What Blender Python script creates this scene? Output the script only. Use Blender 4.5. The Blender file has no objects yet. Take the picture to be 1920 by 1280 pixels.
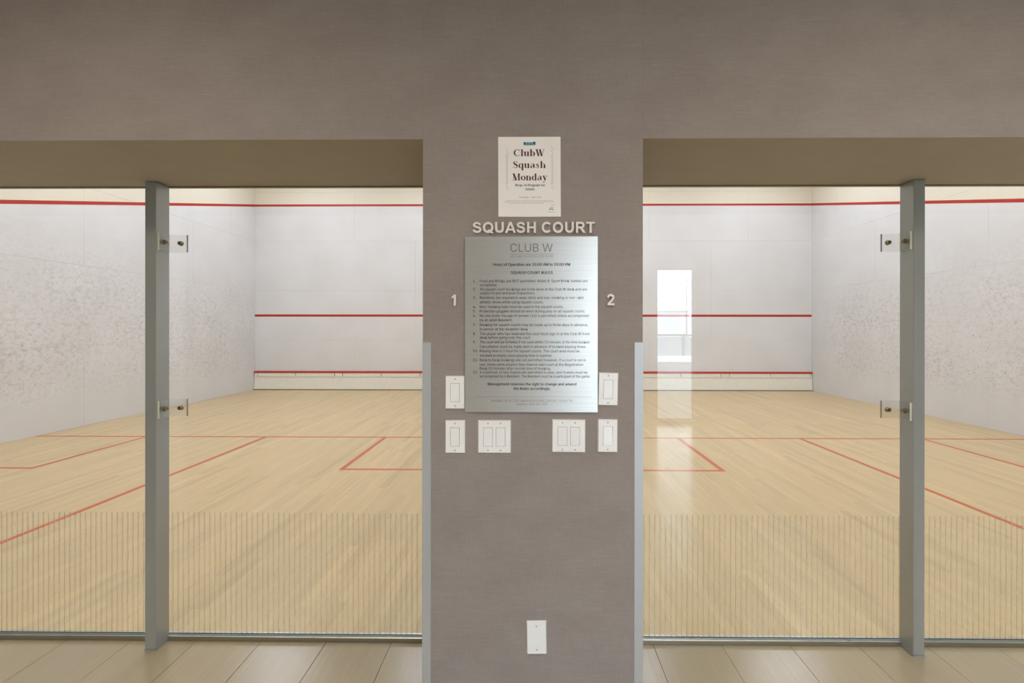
import bpy, bmesh, math, random, os
from mathutils import Matrix, Vector
random.seed(7)
C = bpy.context.scene.collection
SC = bpy.context.scene

# ------------------------------------------------------------------ camera
cam_d = bpy.data.cameras.new('camera')
cam = bpy.data.objects.new('camera', cam_d); C.objects.link(cam)
cam_d.sensor_width = 36.0
cam_d.lens = 917.95 * 36.0 / 1920.0
cam_d.shift_x = -(986.4 - 960) / 1920
cam_d.shift_y = (620.4 - 640) / 1920
cam_d.clip_start = 0.05; cam_d.clip_end = 500
cam.matrix_world = (Matrix.Translation((0, 0, 1.4713)) @ Matrix.Rotation(0.0111, 4, 'Z')
                    @ Matrix.Rotation(math.pi / 2 - 0.0007, 4, 'X') @ Matrix.Rotation(0.0008, 4, 'Z'))
SC.camera = cam

# ------------------------------------------------------------------ sky, sun, lamps, exposure
SKY_STRENGTH = 14.0
COURT_W = 47.5
FOYER_W = 27.0
FILL_W = 9.0
SC.view_settings.view_transform = 'Standard'
SC.view_settings.look = 'None'
SC.view_settings.gamma = 1.0
SC.view_settings.use_curve_mapping = False
SC.view_settings.exposure = 0.0
SC.cycles.transparent_max_bounces = 24
SC.cycles.max_bounces = 12

w = bpy.data.worlds.new('sky'); SC.world = w; w.use_nodes = True
nt = w.node_tree
bg = nt.nodes['Background']
tc = nt.nodes.new('ShaderNodeTexCoord'); sx = nt.nodes.new('ShaderNodeSeparateXYZ'); rp = nt.nodes.new('ShaderNodeValToRGB')
nt.links.new(tc.outputs['Generated'], sx.inputs[0]); nt.links.new(sx.outputs['Z'], rp.inputs[0]); nt.links.new(rp.outputs[0], bg.inputs[0])
rp.color_ramp.elements[0].position = 0.0; rp.color_ramp.elements[0].color = (0.80, 0.90, 1.0, 1)
rp.color_ramp.elements[1].position = 0.6; rp.color_ramp.elements[1].color = (0.62, 0.80, 1.0, 1)
bg.inputs[1].default_value = SKY_STRENGTH

sd = bpy.data.lights.new('sun', 'SUN'); sd.energy = 9.0; sd.angle = 0.02; sd.color = (1, 0.95, 0.88)
sun = bpy.data.objects.new('sun', sd); C.objects.link(sun)
sun.rotation_euler = (math.radians(-52), 0, math.radians(18))

def area(name, loc, sx_, sy_, watts, col):
    d = bpy.data.lights.new(name, 'AREA'); d.shape = 'RECTANGLE'; d.size = sx_; d.size_y = sy_; d.energy = watts; d.color = col
    o = bpy.data.objects.new(name, d); C.objects.link(o); o.location = loc
    return o
for s in (-1, 1):                      # court ceiling lamps
    for x in (-1.6, 1.6):
        for y in (4.2, 7.2, 10.2):
            area('court_lamp', (s * 3.67 + x, y, 5.6), 1.3, 1.3, COURT_W, (0.95, 1.0, 1.19))
for x in (-1.5, 1.5):       # foyer downlights
    area('foyer_lamp', (x, 0.25, 2.86), 0.6, 0.5, FOYER_W, (1.0, 0.86, 0.70))

for y in (-1.8, -2.6):                 # pair of added fill lights, unseen, brightening the pillar from behind the camera
    area('pillar_fill', (1.1, y, 2.86), 0.6, 0.6, FILL_W, (1.0, 0.965, 0.94))

# ------------------------------------------------------------------ materials
def srgb(r, g, b):
    f = lambda c: (c / 255 / 12.92) if c / 255 <= 0.04045 else ((c / 255 + 0.055) / 1.055) ** 2.4
    return (f(r), f(g), f(b), 1)

class NT:
    def __init__(s, name):
        s.m = bpy.data.materials.new(name); s.m.use_nodes = True; s.t = s.m.node_tree
        s.b = s.t.nodes['Principled BSDF']; s.out = s.t.nodes['Material Output']
    def n(s, t, **kw):
        x = s.t.nodes.new(t)
        for k, v in kw.items(): setattr(x, k, v)
        return x
    def l(s, a, b): s.t.links.new(a, b)
    def noise(s, scale, vec=None, detail=4, rough=0.55):
        x = s.n('ShaderNodeTexNoise'); x.inputs['Scale'].default_value = scale; x.inputs['Detail'].default_value = detail
        x.inputs['Roughness'].default_value = rough
        if vec: s.l(vec, x.inputs['Vector'])
        return x.outputs['Fac']
    def mapping(s, scale, src='Object', loc=None):
        if src == 'Position': o = s.n('ShaderNodeNewGeometry').outputs['Position']
        else: o = s.n('ShaderNodeTexCoord').outputs[src]
        mp = s.n('ShaderNodeMapping'); mp.inputs['Scale'].default_value = scale
        s.l(o, mp.inputs['Vector'])
        if loc: s.l(loc, mp.inputs['Location'])
        return mp.outputs[0]
    def ramp(s, fac, stops, interp='LINEAR'):
        r = s.n('ShaderNodeValToRGB'); e = r.color_ramp.elements; r.color_ramp.interpolation = interp
        while len(e) < len(stops): e.new(0.5)
        for el, (p, c) in zip(e, stops):
            el.position = p; el.color = c if len(c) == 4 else (*c, 1)
        s.l(fac, r.inputs[0]); return r.outputs[0]
    def mix(s, fac, a, b, bt='MIX'):
        x = s.n('ShaderNodeMix', data_type='RGBA', blend_type=bt)
        for inp, v in ((x.inputs[0], fac), (x.inputs[6], a), (x.inputs[7], b)):
            if hasattr(v, 'is_linked'): s.l(v, inp)
            else: inp.default_value = v
        return x.outputs[2]
    def math(s, op, a, b=0.0, c=0.0):
        x = s.n('ShaderNodeMath', operation=op)
        for inp, v in zip(x.inputs, (a, b, c)):
            if hasattr(v, 'is_linked'): s.l(v, inp)
            else: inp.default_value = v
        return x.outputs[0]
    def bump(s, h, strength, dist=0.001):
        x = s.n('ShaderNodeBump'); x.inputs['Strength'].default_value = strength; x.inputs['Distance'].default_value = dist
        s.l(h, x.inputs['Height']); s.l(x.outputs[0], s.b.inputs['Normal'])
    def set(s, **kw):
        for k, v in kw.items():
            i = s.b.inputs[k.replace('_', ' ')]
            if hasattr(v, 'is_linked'): s.l(v, i)
            else: i.default_value = v
        return s

def plain(name, col, rough=0.5, metal=0.0, var=0.06, scale=30):
    k = NT(name)
    nz = k.noise(scale, k.mapping((1, 1, 1)))
    lo = tuple(c * (1 - var) for c in col[:3]) + (1,); hi = tuple(min(1, c * (1 + var)) for c in col[:3]) + (1,)
    k.set(Base_Color=k.ramp(nz, [(0.3, lo), (0.7, hi)]), Roughness=rough, Metallic=metal)
    return k.m

def mat_fabric():
    k = NT('linen_wallpaper')
    h = k.noise(1.0, k.mapping((22, 22, 900), 'Position'), 3, 0.6)       # long horizontal threads
    v = k.noise(1.0, k.mapping((620, 620, 30), 'Position'), 2, 0.6)      # vertical threads
    big = k.noise(5, k.mapping((1, 1, 1.6), 'Position'), 3)
    slub = k.noise(1.0, k.mapping((14, 14, 420), 'Position'), 2, 0.4)
    c = k.ramp(h, [(0.25, srgb(136, 126, 124)), (0.75, srgb(164, 153, 149))])
    c = k.mix(0.30, c, k.ramp(v, [(0.3, srgb(131, 121, 118)), (0.7, srgb(168, 158, 154))]))
    c = k.mix(0.35, c, k.ramp(big, [(0.35, srgb(143, 132, 128)), (0.65, srgb(157, 148, 143))]))
    c = k.mix(k.ramp(slub, [(0.66, (0, 0, 0)), (0.76, (0.45, 0.45, 0.45))]), c, srgb(173, 165, 159))
    k.set(Base_Color=c, Roughness=0.85, Specular_IOR_Level=0.2)
    k.bump(k.math('ADD', h, v), 0.35, 0.0006)
    return k.m

def mat_wall(scuff=True):
    k = NT('court_wall_white' if scuff else 'court_front_white')
    geo = k.n('ShaderNodeNewGeometry'); sp = k.n('ShaderNodeSeparateXYZ'); k.l(geo.outputs['Position'], sp.inputs[0])
    cloud = k.noise(1.3, k.mapping((1, 1, 1), 'Position'), 4)
    white = k.ramp(cloud, [(0.3, srgb(224, 222, 220)), (0.7, srgb(231, 230, 229))])
    c = white
    if scuff:
        dens = k.noise(0.9, k.mapping((1, 0.8, 1.1), 'Position'), 3)
        zf = k.n('ShaderNodeMapRange', interpolation_type='SMOOTHSTEP')
        k.l(sp.outputs['Z'], zf.inputs[0]); zf.inputs[1].default_value = 3.3; zf.inputs[2].default_value = 1.5
        zl = k.n('ShaderNodeMapRange', interpolation_type='SMOOTHSTEP')
        k.l(sp.outputs['Z'], zl.inputs[0]); zl.inputs[1].default_value = 0.25; zl.inputs[2].default_value = 0.8
        yl = k.n('ShaderNodeMapRange', interpolation_type='SMOOTHSTEP')
        k.l(sp.outputs['Y'], yl.inputs[0]); yl.inputs[1].default_value = 12.4; yl.inputs[2].default_value = 10.5
        yl.inputs[3].default_value = 0.5
        band = k.math('MULTIPLY', k.math('MULTIPLY', zf.outputs[0], zl.outputs[0]), yl.outputs[0])
        m1 = k.noise(1.0, k.mapping((11, 12, 17), 'Position'), 6, 0.7)
        m2 = k.noise(1.0, k.mapping((34, 26, 38), 'Position'), 3, 0.6)
        a = k.math('MULTIPLY', k.ramp(m1, [(0.47, (0, 0, 0)), (0.66, (1, 1, 1))]), band)
        b = k.math('MULTIPLY', k.ramp(m2, [(0.585, (0, 0, 0)), (0.68, (1, 1, 1))]), band)
        a = k.math('MULTIPLY', a, k.ramp(dens, [(0.32, (0.25, 0.25, 0.25)), (0.62, (1, 1, 1))]))
        tint = k.ramp(k.noise(1.7, k.mapping((1, 1, 1), 'Position'), 2), [(0.4, srgb(176, 173, 171)), (0.66, srgb(198, 182, 178))])
        c = k.mix(k.math('MULTIPLY', a, 0.62), c, tint)
        c = k.mix(k.math('MULTIPLY', b, 0.5), c, srgb(158, 156, 156))
    # cream paint above the out line (sloping on the side walls, level on the front wall)
    line = k.math('ADD', 4.58, k.math('MULTIPLY', k.math('SUBTRACT', sp.outputs['Y'], 12.13), 0.2469))
    above = k.math('GREATER_THAN', sp.outputs['Z'], line)
    c = k.mix(above, c, srgb(234, 226, 206))
    k.set(Base_Color=c, Roughness=0.55, Specular_IOR_Level=0.3)
    return k.m

def mat_wood(attr):
    k = NT('maple_strip' if not attr else 'maple_strips_far')
    if attr:
        at = k.n('ShaderNodeAttribute', attribute_name='tone'); base = at.outputs['Color']
        vec = k.mapping((38, 1.6, 38), 'Position')
    else:
        oi = k.n('ShaderNodeObjectInfo'); base = oi.outputs['Color']
        vec = k.mapping((38, 1.6, 38), 'Position')
    g = k.noise(1.0, vec, 5, 0.6)
    fleck = k.noise(1.0, k.mapping((60, 5, 60), 'Position'), 3, 0.5)
    c = k.mix(1.0, base, k.ramp(g, [(0.25, (0.91, 0.89, 0.85)), (0.75, (1.05, 1.045, 1.04))]), 'MULTIPLY')
    c = k.mix(k.ramp(fleck, [(0.70, (0, 0, 0)), (0.80, (0.3, 0.3, 0.3))]), c, srgb(178, 148, 104))
    k.set(Base_Color=c, Roughness=0.34, Specular_IOR_Level=0.35)
    return k.m

def mat_tile():
    k = NT('beige_vinyl_plank')
    oi = k.n('ShaderNodeObjectInfo')
    rnd = k.math('MULTIPLY', oi.outputs['Random'], 40.0)
    comb = k.n('ShaderNodeCombineXYZ'); k.l(rnd, comb.inputs[1])
    g = k.noise(1.0, k.mapping((70, 2.0, 1), 'Position', comb.outputs[0]), 4, 0.6)
    c = k.mix(1.0, oi.outputs['Color'], k.ramp(g, [(0.3, (0.95, 0.945, 0.93)), (0.7, (1.03, 1.03, 1.03))]), 'MULTIPLY')
    k.set(Base_Color=c, Roughness=0.2, Specular_IOR_Level=0.5)
    k.bump(g, 0.12, 0.0006)
    return k.m

def mat_glass(name, tint=(0.97, 0.985, 0.975, 1), gloss=0.0):
    k = NT(name); k.t.nodes.remove(k.b)
    bf = k.n('ShaderNodeNewGeometry').outputs['Backfacing']
    ior = k.n('ShaderNodeMix', data_type='FLOAT'); k.l(bf, ior.inputs[0]); ior.inputs[2].default_value = 1.5; ior.inputs[3].default_value = 1 / 1.5
    fr = k.n('ShaderNodeFresnel'); k.l(ior.outputs[0], fr.inputs['IOR'])
    tr = k.n('ShaderNodeBsdfTransparent'); tr.inputs[0].default_value = tint
    gl = k.n('ShaderNodeBsdfGlossy'); gl.inputs['Roughness'].default_value = gloss
    nz = k.noise(2.0, k.mapping((1, 1, 1)))
    k.l(k.ramp(nz, [(0.0, (0.97, 0.98, 0.98)), (1.0, (1, 1, 1))]), gl.inputs[0])
    mx = k.n('ShaderNodeMixShader'); k.l(fr.outputs[0], mx.inputs[0]); k.l(tr.outputs[0], mx.inputs[1]); k.l(gl.outputs[0], mx.inputs[2])
    k.l(mx.outputs[0], k.out.inputs[0])
    return k.m

def mat_etch(name, col, cover):
    k = NT(name)
    tr = k.n('ShaderNodeBsdfTransparent')
    nz = k.noise(40, k.mapping((1, 1, 0.2)))
    k.set(Base_Color=col, Roughness=0.6)
    mx = k.n('ShaderNodeMixShader')
    k.l(k.ramp(nz, [(0.3, (cover * 0.8,) * 3), (0.7, (cover * 1.15,) * 3)]), mx.inputs[0])
    k.l(tr.outputs[0], mx.inputs[1]); k.l(k.b.outputs[0], mx.inputs[2]); k.l(mx.outputs[0], k.out.inputs[0])
    return k.m

def mat_brushed(name, col, rough, aniso, streak=(4, 4, 700), rot=0.0, metal=1.0):
    k = NT(name)
    g = k.noise(1.0, k.mapping(streak, 'Position'), 3, 0.6)
    lo = tuple(c * 0.90 for c in col[:3]); hi = tuple(min(1, c * 1.06) for c in col[:3])
    k.set(Base_Color=k.ramp(g, [(0.3, lo), (0.7, hi)]), Metallic=metal, Anisotropic=aniso, Anisotropic_Rotation=rot,
          Roughness=k.math('ADD', rough - 0.01, k.math('MULTIPLY', g, 0.02)))
    tn = k.n('ShaderNodeTangent', direction_type='RADIAL', axis='Z'); k.l(tn.outputs[0], k.b.inputs['Tangent'])
    return k.m

M = {}
M['fabric'] = mat_fabric()
M['wall'] = mat_wall(True); M['front'] = mat_wall(False)
M['wood'] = mat_wood(False); M['woodfar'] = mat_wood(True)
M['tile'] = mat_tile()
M['glass'] = mat_glass('clear_glass')
M['acrylic'] = mat_glass('clear_acrylic', (0.965, 0.968, 0.958, 1))
M['acrylic_edge'] = plain('lit_acrylic_edge', srgb(205, 205, 188), 0.3)  # pale colour stands in for light caught on the clear edge
M['etch'] = mat_etch('etched_line_dark', srgb(128, 130, 104), 0.28)
M['paleline'] = mat_etch('pale_line', srgb(214, 210, 190), 0.35)  # thin pale line beside each dark etched line
M['red'] = plain('red_paint_wall', srgb(182, 34, 6), 0.5)
M['redfloor'] = plain('red_paint_floor', srgb(200, 94, 44), 0.4)
M['joint'] = plain('joint_backing_board', srgb(206, 203, 199), 0.8)  # backing behind the wall joints, slightly darker than the panels
M['subfloor'] = plain('subfloor', srgb(92, 76, 52), 0.9)
M['grout'] = plain('plank_bed', srgb(96, 86, 66), 0.9)
M['cream'] = plain('cream_tin_paint', srgb(240, 235, 221), 0.4)
M['creamdark'] = plain('tin_gap', srgb(120, 108, 86), 0.7)
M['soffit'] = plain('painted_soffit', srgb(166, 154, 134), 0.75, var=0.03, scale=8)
M['foyerwall'] = plain('pale_foyer_wall', srgb(196, 191, 186), 0.8)
M['ceil'] = plain('ceiling_white', srgb(225, 222, 214), 0.8)
M['post'] = plain('satin_grey_steel', srgb(172, 174, 171), 0.34, 0.45, 0.03, 6)
M['alu'] = plain('satin_aluminium', srgb(186, 187, 190), 0.45, 0.35, 0.03, 6)
M['rail'] = mat_brushed('rail_aluminium', srgb(176, 176, 168), 0.35, 0.3, (5, 400, 400))
M['steel'] = mat_brushed('brushed_steel_sign', srgb(204, 203, 202), 0.36, 0.65, (5, 5, 900), 0.25, 0.72)
M['white'] = plain('white_plastic', srgb(242, 241, 242), 0.3, var=0.015)
M['groove'] = plain('plastic_recess', srgb(150, 148, 146), 0.6)
M['screw'] = plain('screw_head', srgb(196, 194, 192), 0.35)
M['ink'] = plain('black_ink', srgb(28, 27, 27), 0.6)
M['inkgrey'] = plain('grey_ink', srgb(126, 126, 126), 0.6)
M['inkline'] = plain('pale_grey_ink', srgb(150, 150, 150), 0.6)
M['letter'] = plain('pale_letter_face', srgb(232, 225, 220), 0.4, var=0.02)
M['paper'] = plain('poster_paper', srgb(244, 240, 238), 0.7, var=0.015, scale=12)
M['pplum'] = plain('plum_ink', srgb(84, 50, 58), 0.7)
M['pgrey'] = plain('soft_grey_print', srgb(198, 194, 192), 0.7)
M['pmid'] = plain('mid_grey_print', srgb(140, 136, 136), 0.7)
M['pblue'] = plain('light_blue_print', srgb(120, 180, 206), 0.6)
M['pnavy'] = plain('navy_print', srgb(36, 52, 72), 0.6)
M['bolt'] = plain('dark_bronze_bolt', srgb(168, 154, 122), 0.3, 0.9, 0.1)
M['boltdark'] = plain('bolt_socket', srgb(62, 55, 42), 0.5, 0.4)
M['chrome'] = plain('bolt_tip', srgb(220, 214, 200), 0.15, 1.0)
M['frame'] = plain('window_frame_grey', srgb(128, 128, 126), 0.45, 0.2)
M['bwhite'] = plain('white_cladding', srgb(236, 236, 234), 0.7)
M['bglass'] = plain('far_window_glass', srgb(206, 214, 220), 0.2)
M['broof'] = plain('white_roof', srgb(244, 244, 244), 0.7)
M['terrace'] = plain('terrace_paving', srgb(126, 124, 120), 0.8)
M['railpanel'] = plain('frosted_rail_panel', srgb(170, 178, 184), 0.5)
M['polem'] = plain('pole_grey', srgb(140, 146, 150), 0.5)

# ------------------------------------------------------------------ geometry helpers
def link(o, parent=None):
    C.objects.link(o)
    if parent: o.parent = parent
    return o
def from_bm(name, bm, mat, parent=None, loc=None, smooth=False):
    bm.normal_update()
    me = bpy.data.meshes.new(name); bm.to_mesh(me); bm.free()
    for m in (mat if isinstance(mat, (list, tuple)) else [mat]): me.materials.append(m)
    if smooth:
        for p in me.polygons: p.use_smooth = True
    o = bpy.data.objects.new(name, me); link(o, parent)
    if loc: o.location = loc
    return o
def add_box(bm, x0, x1, y0, y1, z0, z1, mi=0):
    v = [bm.verts.new((x, y, z)) for x in (x0, x1) for y in (y0, y1) for z in (z0, z1)]
    for idx in ((0, 1, 3, 2), (4, 6, 7, 5), (0, 4, 5, 1), (2, 3, 7, 6), (0, 2, 6, 4), (1, 5, 7, 3)):
        f = bm.faces.new([v[i] for i in idx]); f.material_index = mi
    return v
def box(name, x0, x1, y0, y1, z0, z1, mat, parent=None, bevel=0.0):
    bm = bmesh.new(); add_box(bm, x0, x1, y0, y1, z0, z1)
    bmesh.ops.recalc_face_normals(bm, faces=bm.faces)
    if bevel: bmesh.ops.bevel(bm, geom=bm.edges[:], offset=bevel, segments=2, affect='EDGES')
    return from_bm(name, bm, mat, parent)
def prism(bm, pts, axis, a0, a1, mi=0):
    """extrude a polygon of (u, v) along an axis"""
    def P(u, v, a): return {'x': (a, u, v), 'y': (u, a, v), 'z': (u, v, a)}[axis]
    A = [bm.verts.new(P(u, v, a0)) for u, v in pts]; B = [bm.verts.new(P(u, v, a1)) for u, v in pts]
    n = len(pts); fs = [bm.faces.new(A), bm.faces.new(B)]
    for i in range(n): fs.append(bm.faces.new((A[i], A[(i + 1) % n], B[(i + 1) % n], B[i])))
    for f in fs: f.material_index = mi
def cyl(bm, c, axis, r, a0, a1, n=20, r2=None, mi=0):
    r2 = r if r2 is None else r2
    def P(rad, t, a):
        u, v = rad * math.cos(t), rad * math.sin(t)
        return {'x': (c[0] + a, c[1] + u, c[2] + v), 'y': (c[0] + u, c[1] + a, c[2] + v), 'z': (c[0] + u, c[1] + v, c[2] + a)}[axis]
    A = [bm.verts.new(P(r, 2 * math.pi * i / n, a0)) for i in range(n)]; B = [bm.verts.new(P(r2, 2 * math.pi * i / n, a1)) for i in range(n)]
    fs = [bm.faces.new(A), bm.faces.new(B)]
    for i in range(n): fs.append(bm.faces.new((A[i], A[(i + 1) % n], B[(i + 1) % n], B[i])))
    for f in fs: f.material_index = mi
def fin(bm): bmesh.ops.recalc_face_normals(bm, faces=bm.faces); return bm
def tag(o, label, cat, group=None):
    o['label'] = label; o['category'] = cat
    if group: o['group'] = group
    return o
def empty(name, loc=(0, 0, 0)):
    o = bpy.data.objects.new(name, None); link(o); o.location = loc; o.empty_display_size = 0.05; return o
def structure(o, label=None):
    o['kind'] = 'structure'
    if label: o['label'] = label
    return o

# ------------------------------------------------------------------ dimensions (metres)
FW = 12.13      # court front wall
GY0, GY1 = 2.316, 2.328
SOF = 2.156
PY = 1.748      # face of pillar and header
XW, XD = 6.896, 0.45
CEIL = 5.7
FCEIL = 2.9
FBACK = -3.15
PXL, PXR = -0.389, 0.396

# ------------------------------------------------------------------ foyer shell
pil = structure(box('wall_pillar', PXL, PXR, PY, 2.38, 0, FCEIL, M['fabric']), 'grey linen-papered pillar between the two squash courts')
for s, nm in ((-1, 'left'), (1, 'right')):
    xa = PXL - 0.0004 if s < 0 else PXR + 0.0004
    bm = bmesh.new(); add_box(bm, min(xa, s * 7.0), max(xa, s * 7.0), PY + 0.0006, 2.345, SOF, CEIL)
    fin(bm)
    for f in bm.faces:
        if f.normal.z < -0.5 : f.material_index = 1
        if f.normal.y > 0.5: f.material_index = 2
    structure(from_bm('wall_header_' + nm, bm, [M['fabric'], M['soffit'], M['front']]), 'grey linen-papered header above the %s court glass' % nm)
    structure(box('wall_foyer_' + nm, min(s * 6.5, s * 6.62), max(s * 6.5, s * 6.62), FBACK - 0.1, PY, -0.06, FCEIL, M['foyerwall']))
    # solid end of the court back wall, past the glass
    structure(box('wall_court_back_' + nm, min(s * 4.15, s * 7.0), max(s * 4.15, s * 7.0), GY0, 2.345, 0, SOF, M['front']))
structure(box('ceiling', -6.62, 6.62, FBACK - 0.1, PY, FCEIL, FCEIL + 0.1, M['ceil']))
# back wall of the foyer with two tall glazed openings
WIN = [(0.62, 1.72), (1.99, 2.59)]
WTOP = 2.465; WBOT = 0.05
bm = bmesh.new()
xs = [-6.62, 0.62, 1.72, 1.99, 2.59, 6.62]
for i in range(5):
    if i in (1, 3):
        add_box(bm, xs[i], xs[i + 1], FBACK - 0.15, FBACK, WTOP, FCEIL); add_box(bm, xs[i], xs[i + 1], FBACK - 0.15, FBACK, 0, WBOT)
    else: add_box(bm, xs[i], xs[i + 1], FBACK - 0.15, FBACK, 0, FCEIL)
structure(from_bm('wall_foyer_back', fin(bm), M['foyerwall']))
for i, (a, b) in enumerate(WIN):
    r = structure(empty('window_%d' % (i + 1), ((a + b) / 2, FBACK - 0.08, WBOT)), 'tall foyer window seen reflected in the court glass')
    hw = (b - a) / 2; H = WTOP - WBOT; t = 0.022
    for nm, q in (('frame', (-hw, -hw + t, 0, H)), ('frame', (hw - t, hw, 0, H)), ('frame', (-hw + t, hw - t, 0, t)), ('frame', (-hw + t, hw - t, H - t, H))):
        box(nm, q[0], q[1], -0.03, 0.03, q[2], q[3], M['frame'], r)
    box('pane', -hw + t, hw - t, -0.006, 0.006, t, H - t, M['glass'], r)

# foyer floor: wide vinyl planks running towards the courts
fl = structure(box('floor', -6.95, 6.95, FBACK, 2.361, -0.06, -0.006, M['grout']), 'beige plank floor of the foyer in front of the courts')
seams = [-2.205, -1.895, -1.587, -1.278, -.968, -.659, -.35, -.042, .264, .572, .892, 1.209, 1.527, 1.845, 2.163]
while seams[0] > -6.5: seams.insert(0, max(-6.5, seams[0] - 0.312))
while seams[-1] < 6.5: seams.append(min(6.5, seams[-1] + 0.314))
bm = bmesh.new(); g = 0.0011
add_box(bm, 0, 1, 0, 1, -0.006, 0); fin(bm)
for f in list(bm.faces):
    if f.normal.z < -0.5: bm.faces.remove(f)
plank_me = bpy.data.meshes.new('floor_plank'); bm.to_mesh(plank_me); bm.free(); plank_me.materials.append(M['tile'])
for i in range(len(seams) - 1):
    cuts = [FBACK, -2.0 + 0.6 * (i % 2), -0.7 + 0.6 * (i % 2), 0.62 + 0.6 * (i % 2), 2.36]
    for j in range(4):
        o = bpy.data.objects.new('floor_plank', plank_me); link(o, fl)
        gx = g * random.choice((0.5, 1.0, 1.5))
        o.location = (seams[i] + gx, cuts[j] + g, random.uniform(-0.0003, 0))
        o.scale = (seams[i + 1] - seams[i] - 2 * gx, cuts[j + 1] - cuts[j] - 2 * g, 1)
        k = random.uniform(0.95, 1.04); b = srgb(178, 163, 134)
        o.color = (b[0] * k, b[1] * k, b[2] * k * random.uniform(0.97, 1.04), 1)

# ------------------------------------------------------------------ courts
def strip_on(bm, p0, p1, n, wd, t):
    """painted strip: p0->p1 centre line, n surface normal, wd width, t thickness"""
    p0, p1, n = Vector(p0), Vector(p1), Vector(n); d = (p1 - p0).normalized(); s = n.cross(d).normalized() * wd / 2
    A = [p0 - s, p1 - s, p1 + s, p0 + s]
    lo = [bm.verts.new(a) for a in A]; hi = [bm.verts.new(a + n * t) for a in A]
    bm.faces.new(hi); bm.faces.new(lo[::-1])
    for i in range(4): bm.faces.new((lo[i], lo[(i + 1) % 4], hi[(i + 1) % 4], hi[i]))
def strip(name, p0, p1, n, wd, mat, parent, t=0.0008):
    bm = bmesh.new(); strip_on(bm, p0, p1, n, wd, t); return from_bm(name, fin(bm), mat, parent)

def panel_wall(name, plane, axis, a0, a1, rows, seamsets, sgn, mat, label):
    """wall of big panels with open joints. plane: fixed coordinate; axis 'x' or 'y' runs along the wall; sgn: outward offset sign of backing"""
    th = 0.012; gp = 0.0011
    def bx(bm, u0, u1, d0, d1, z0, z1):
        d0, d1 = min(d0, d1), max(d0, d1)
        if axis == 'x': add_box(bm, u0, u1, d0, d1, z0, z1)
        else: add_box(bm, d0, d1, u0, u1, z0, z1)
    bm = bmesh.new(); bx(bm, a0 - 0.13, a1 + 0.13, plane + sgn * (th - 0.006), plane + sgn * 0.14, -0.08, CEIL) if axis == 'x' else bx(bm, a0, a1 + 0.13, plane + sgn * (th - 0.006), plane + sgn * 0.14, -0.08, CEIL)
    root = structure(from_bm(name, fin(bm), M['joint']), label)
    for (z0, z1), seam in zip(zip(rows[:-1], rows[1:]), seamsets):
        cuts = [a0] + [c for c in seam if a0 + 0.05 < c < a1 - 0.05] + [a1]
        for u0, u1 in zip(cuts[:-1], cuts[1:]):
            bm = bmesh.new(); bx(bm, u0 + gp, u1 - gp, plane, plane + sgn * (th - 0.006), z0 + gp, z1 - gp); fin(bm)
            from_bm('wall_panel', bm, mat, root)
    return root

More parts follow.
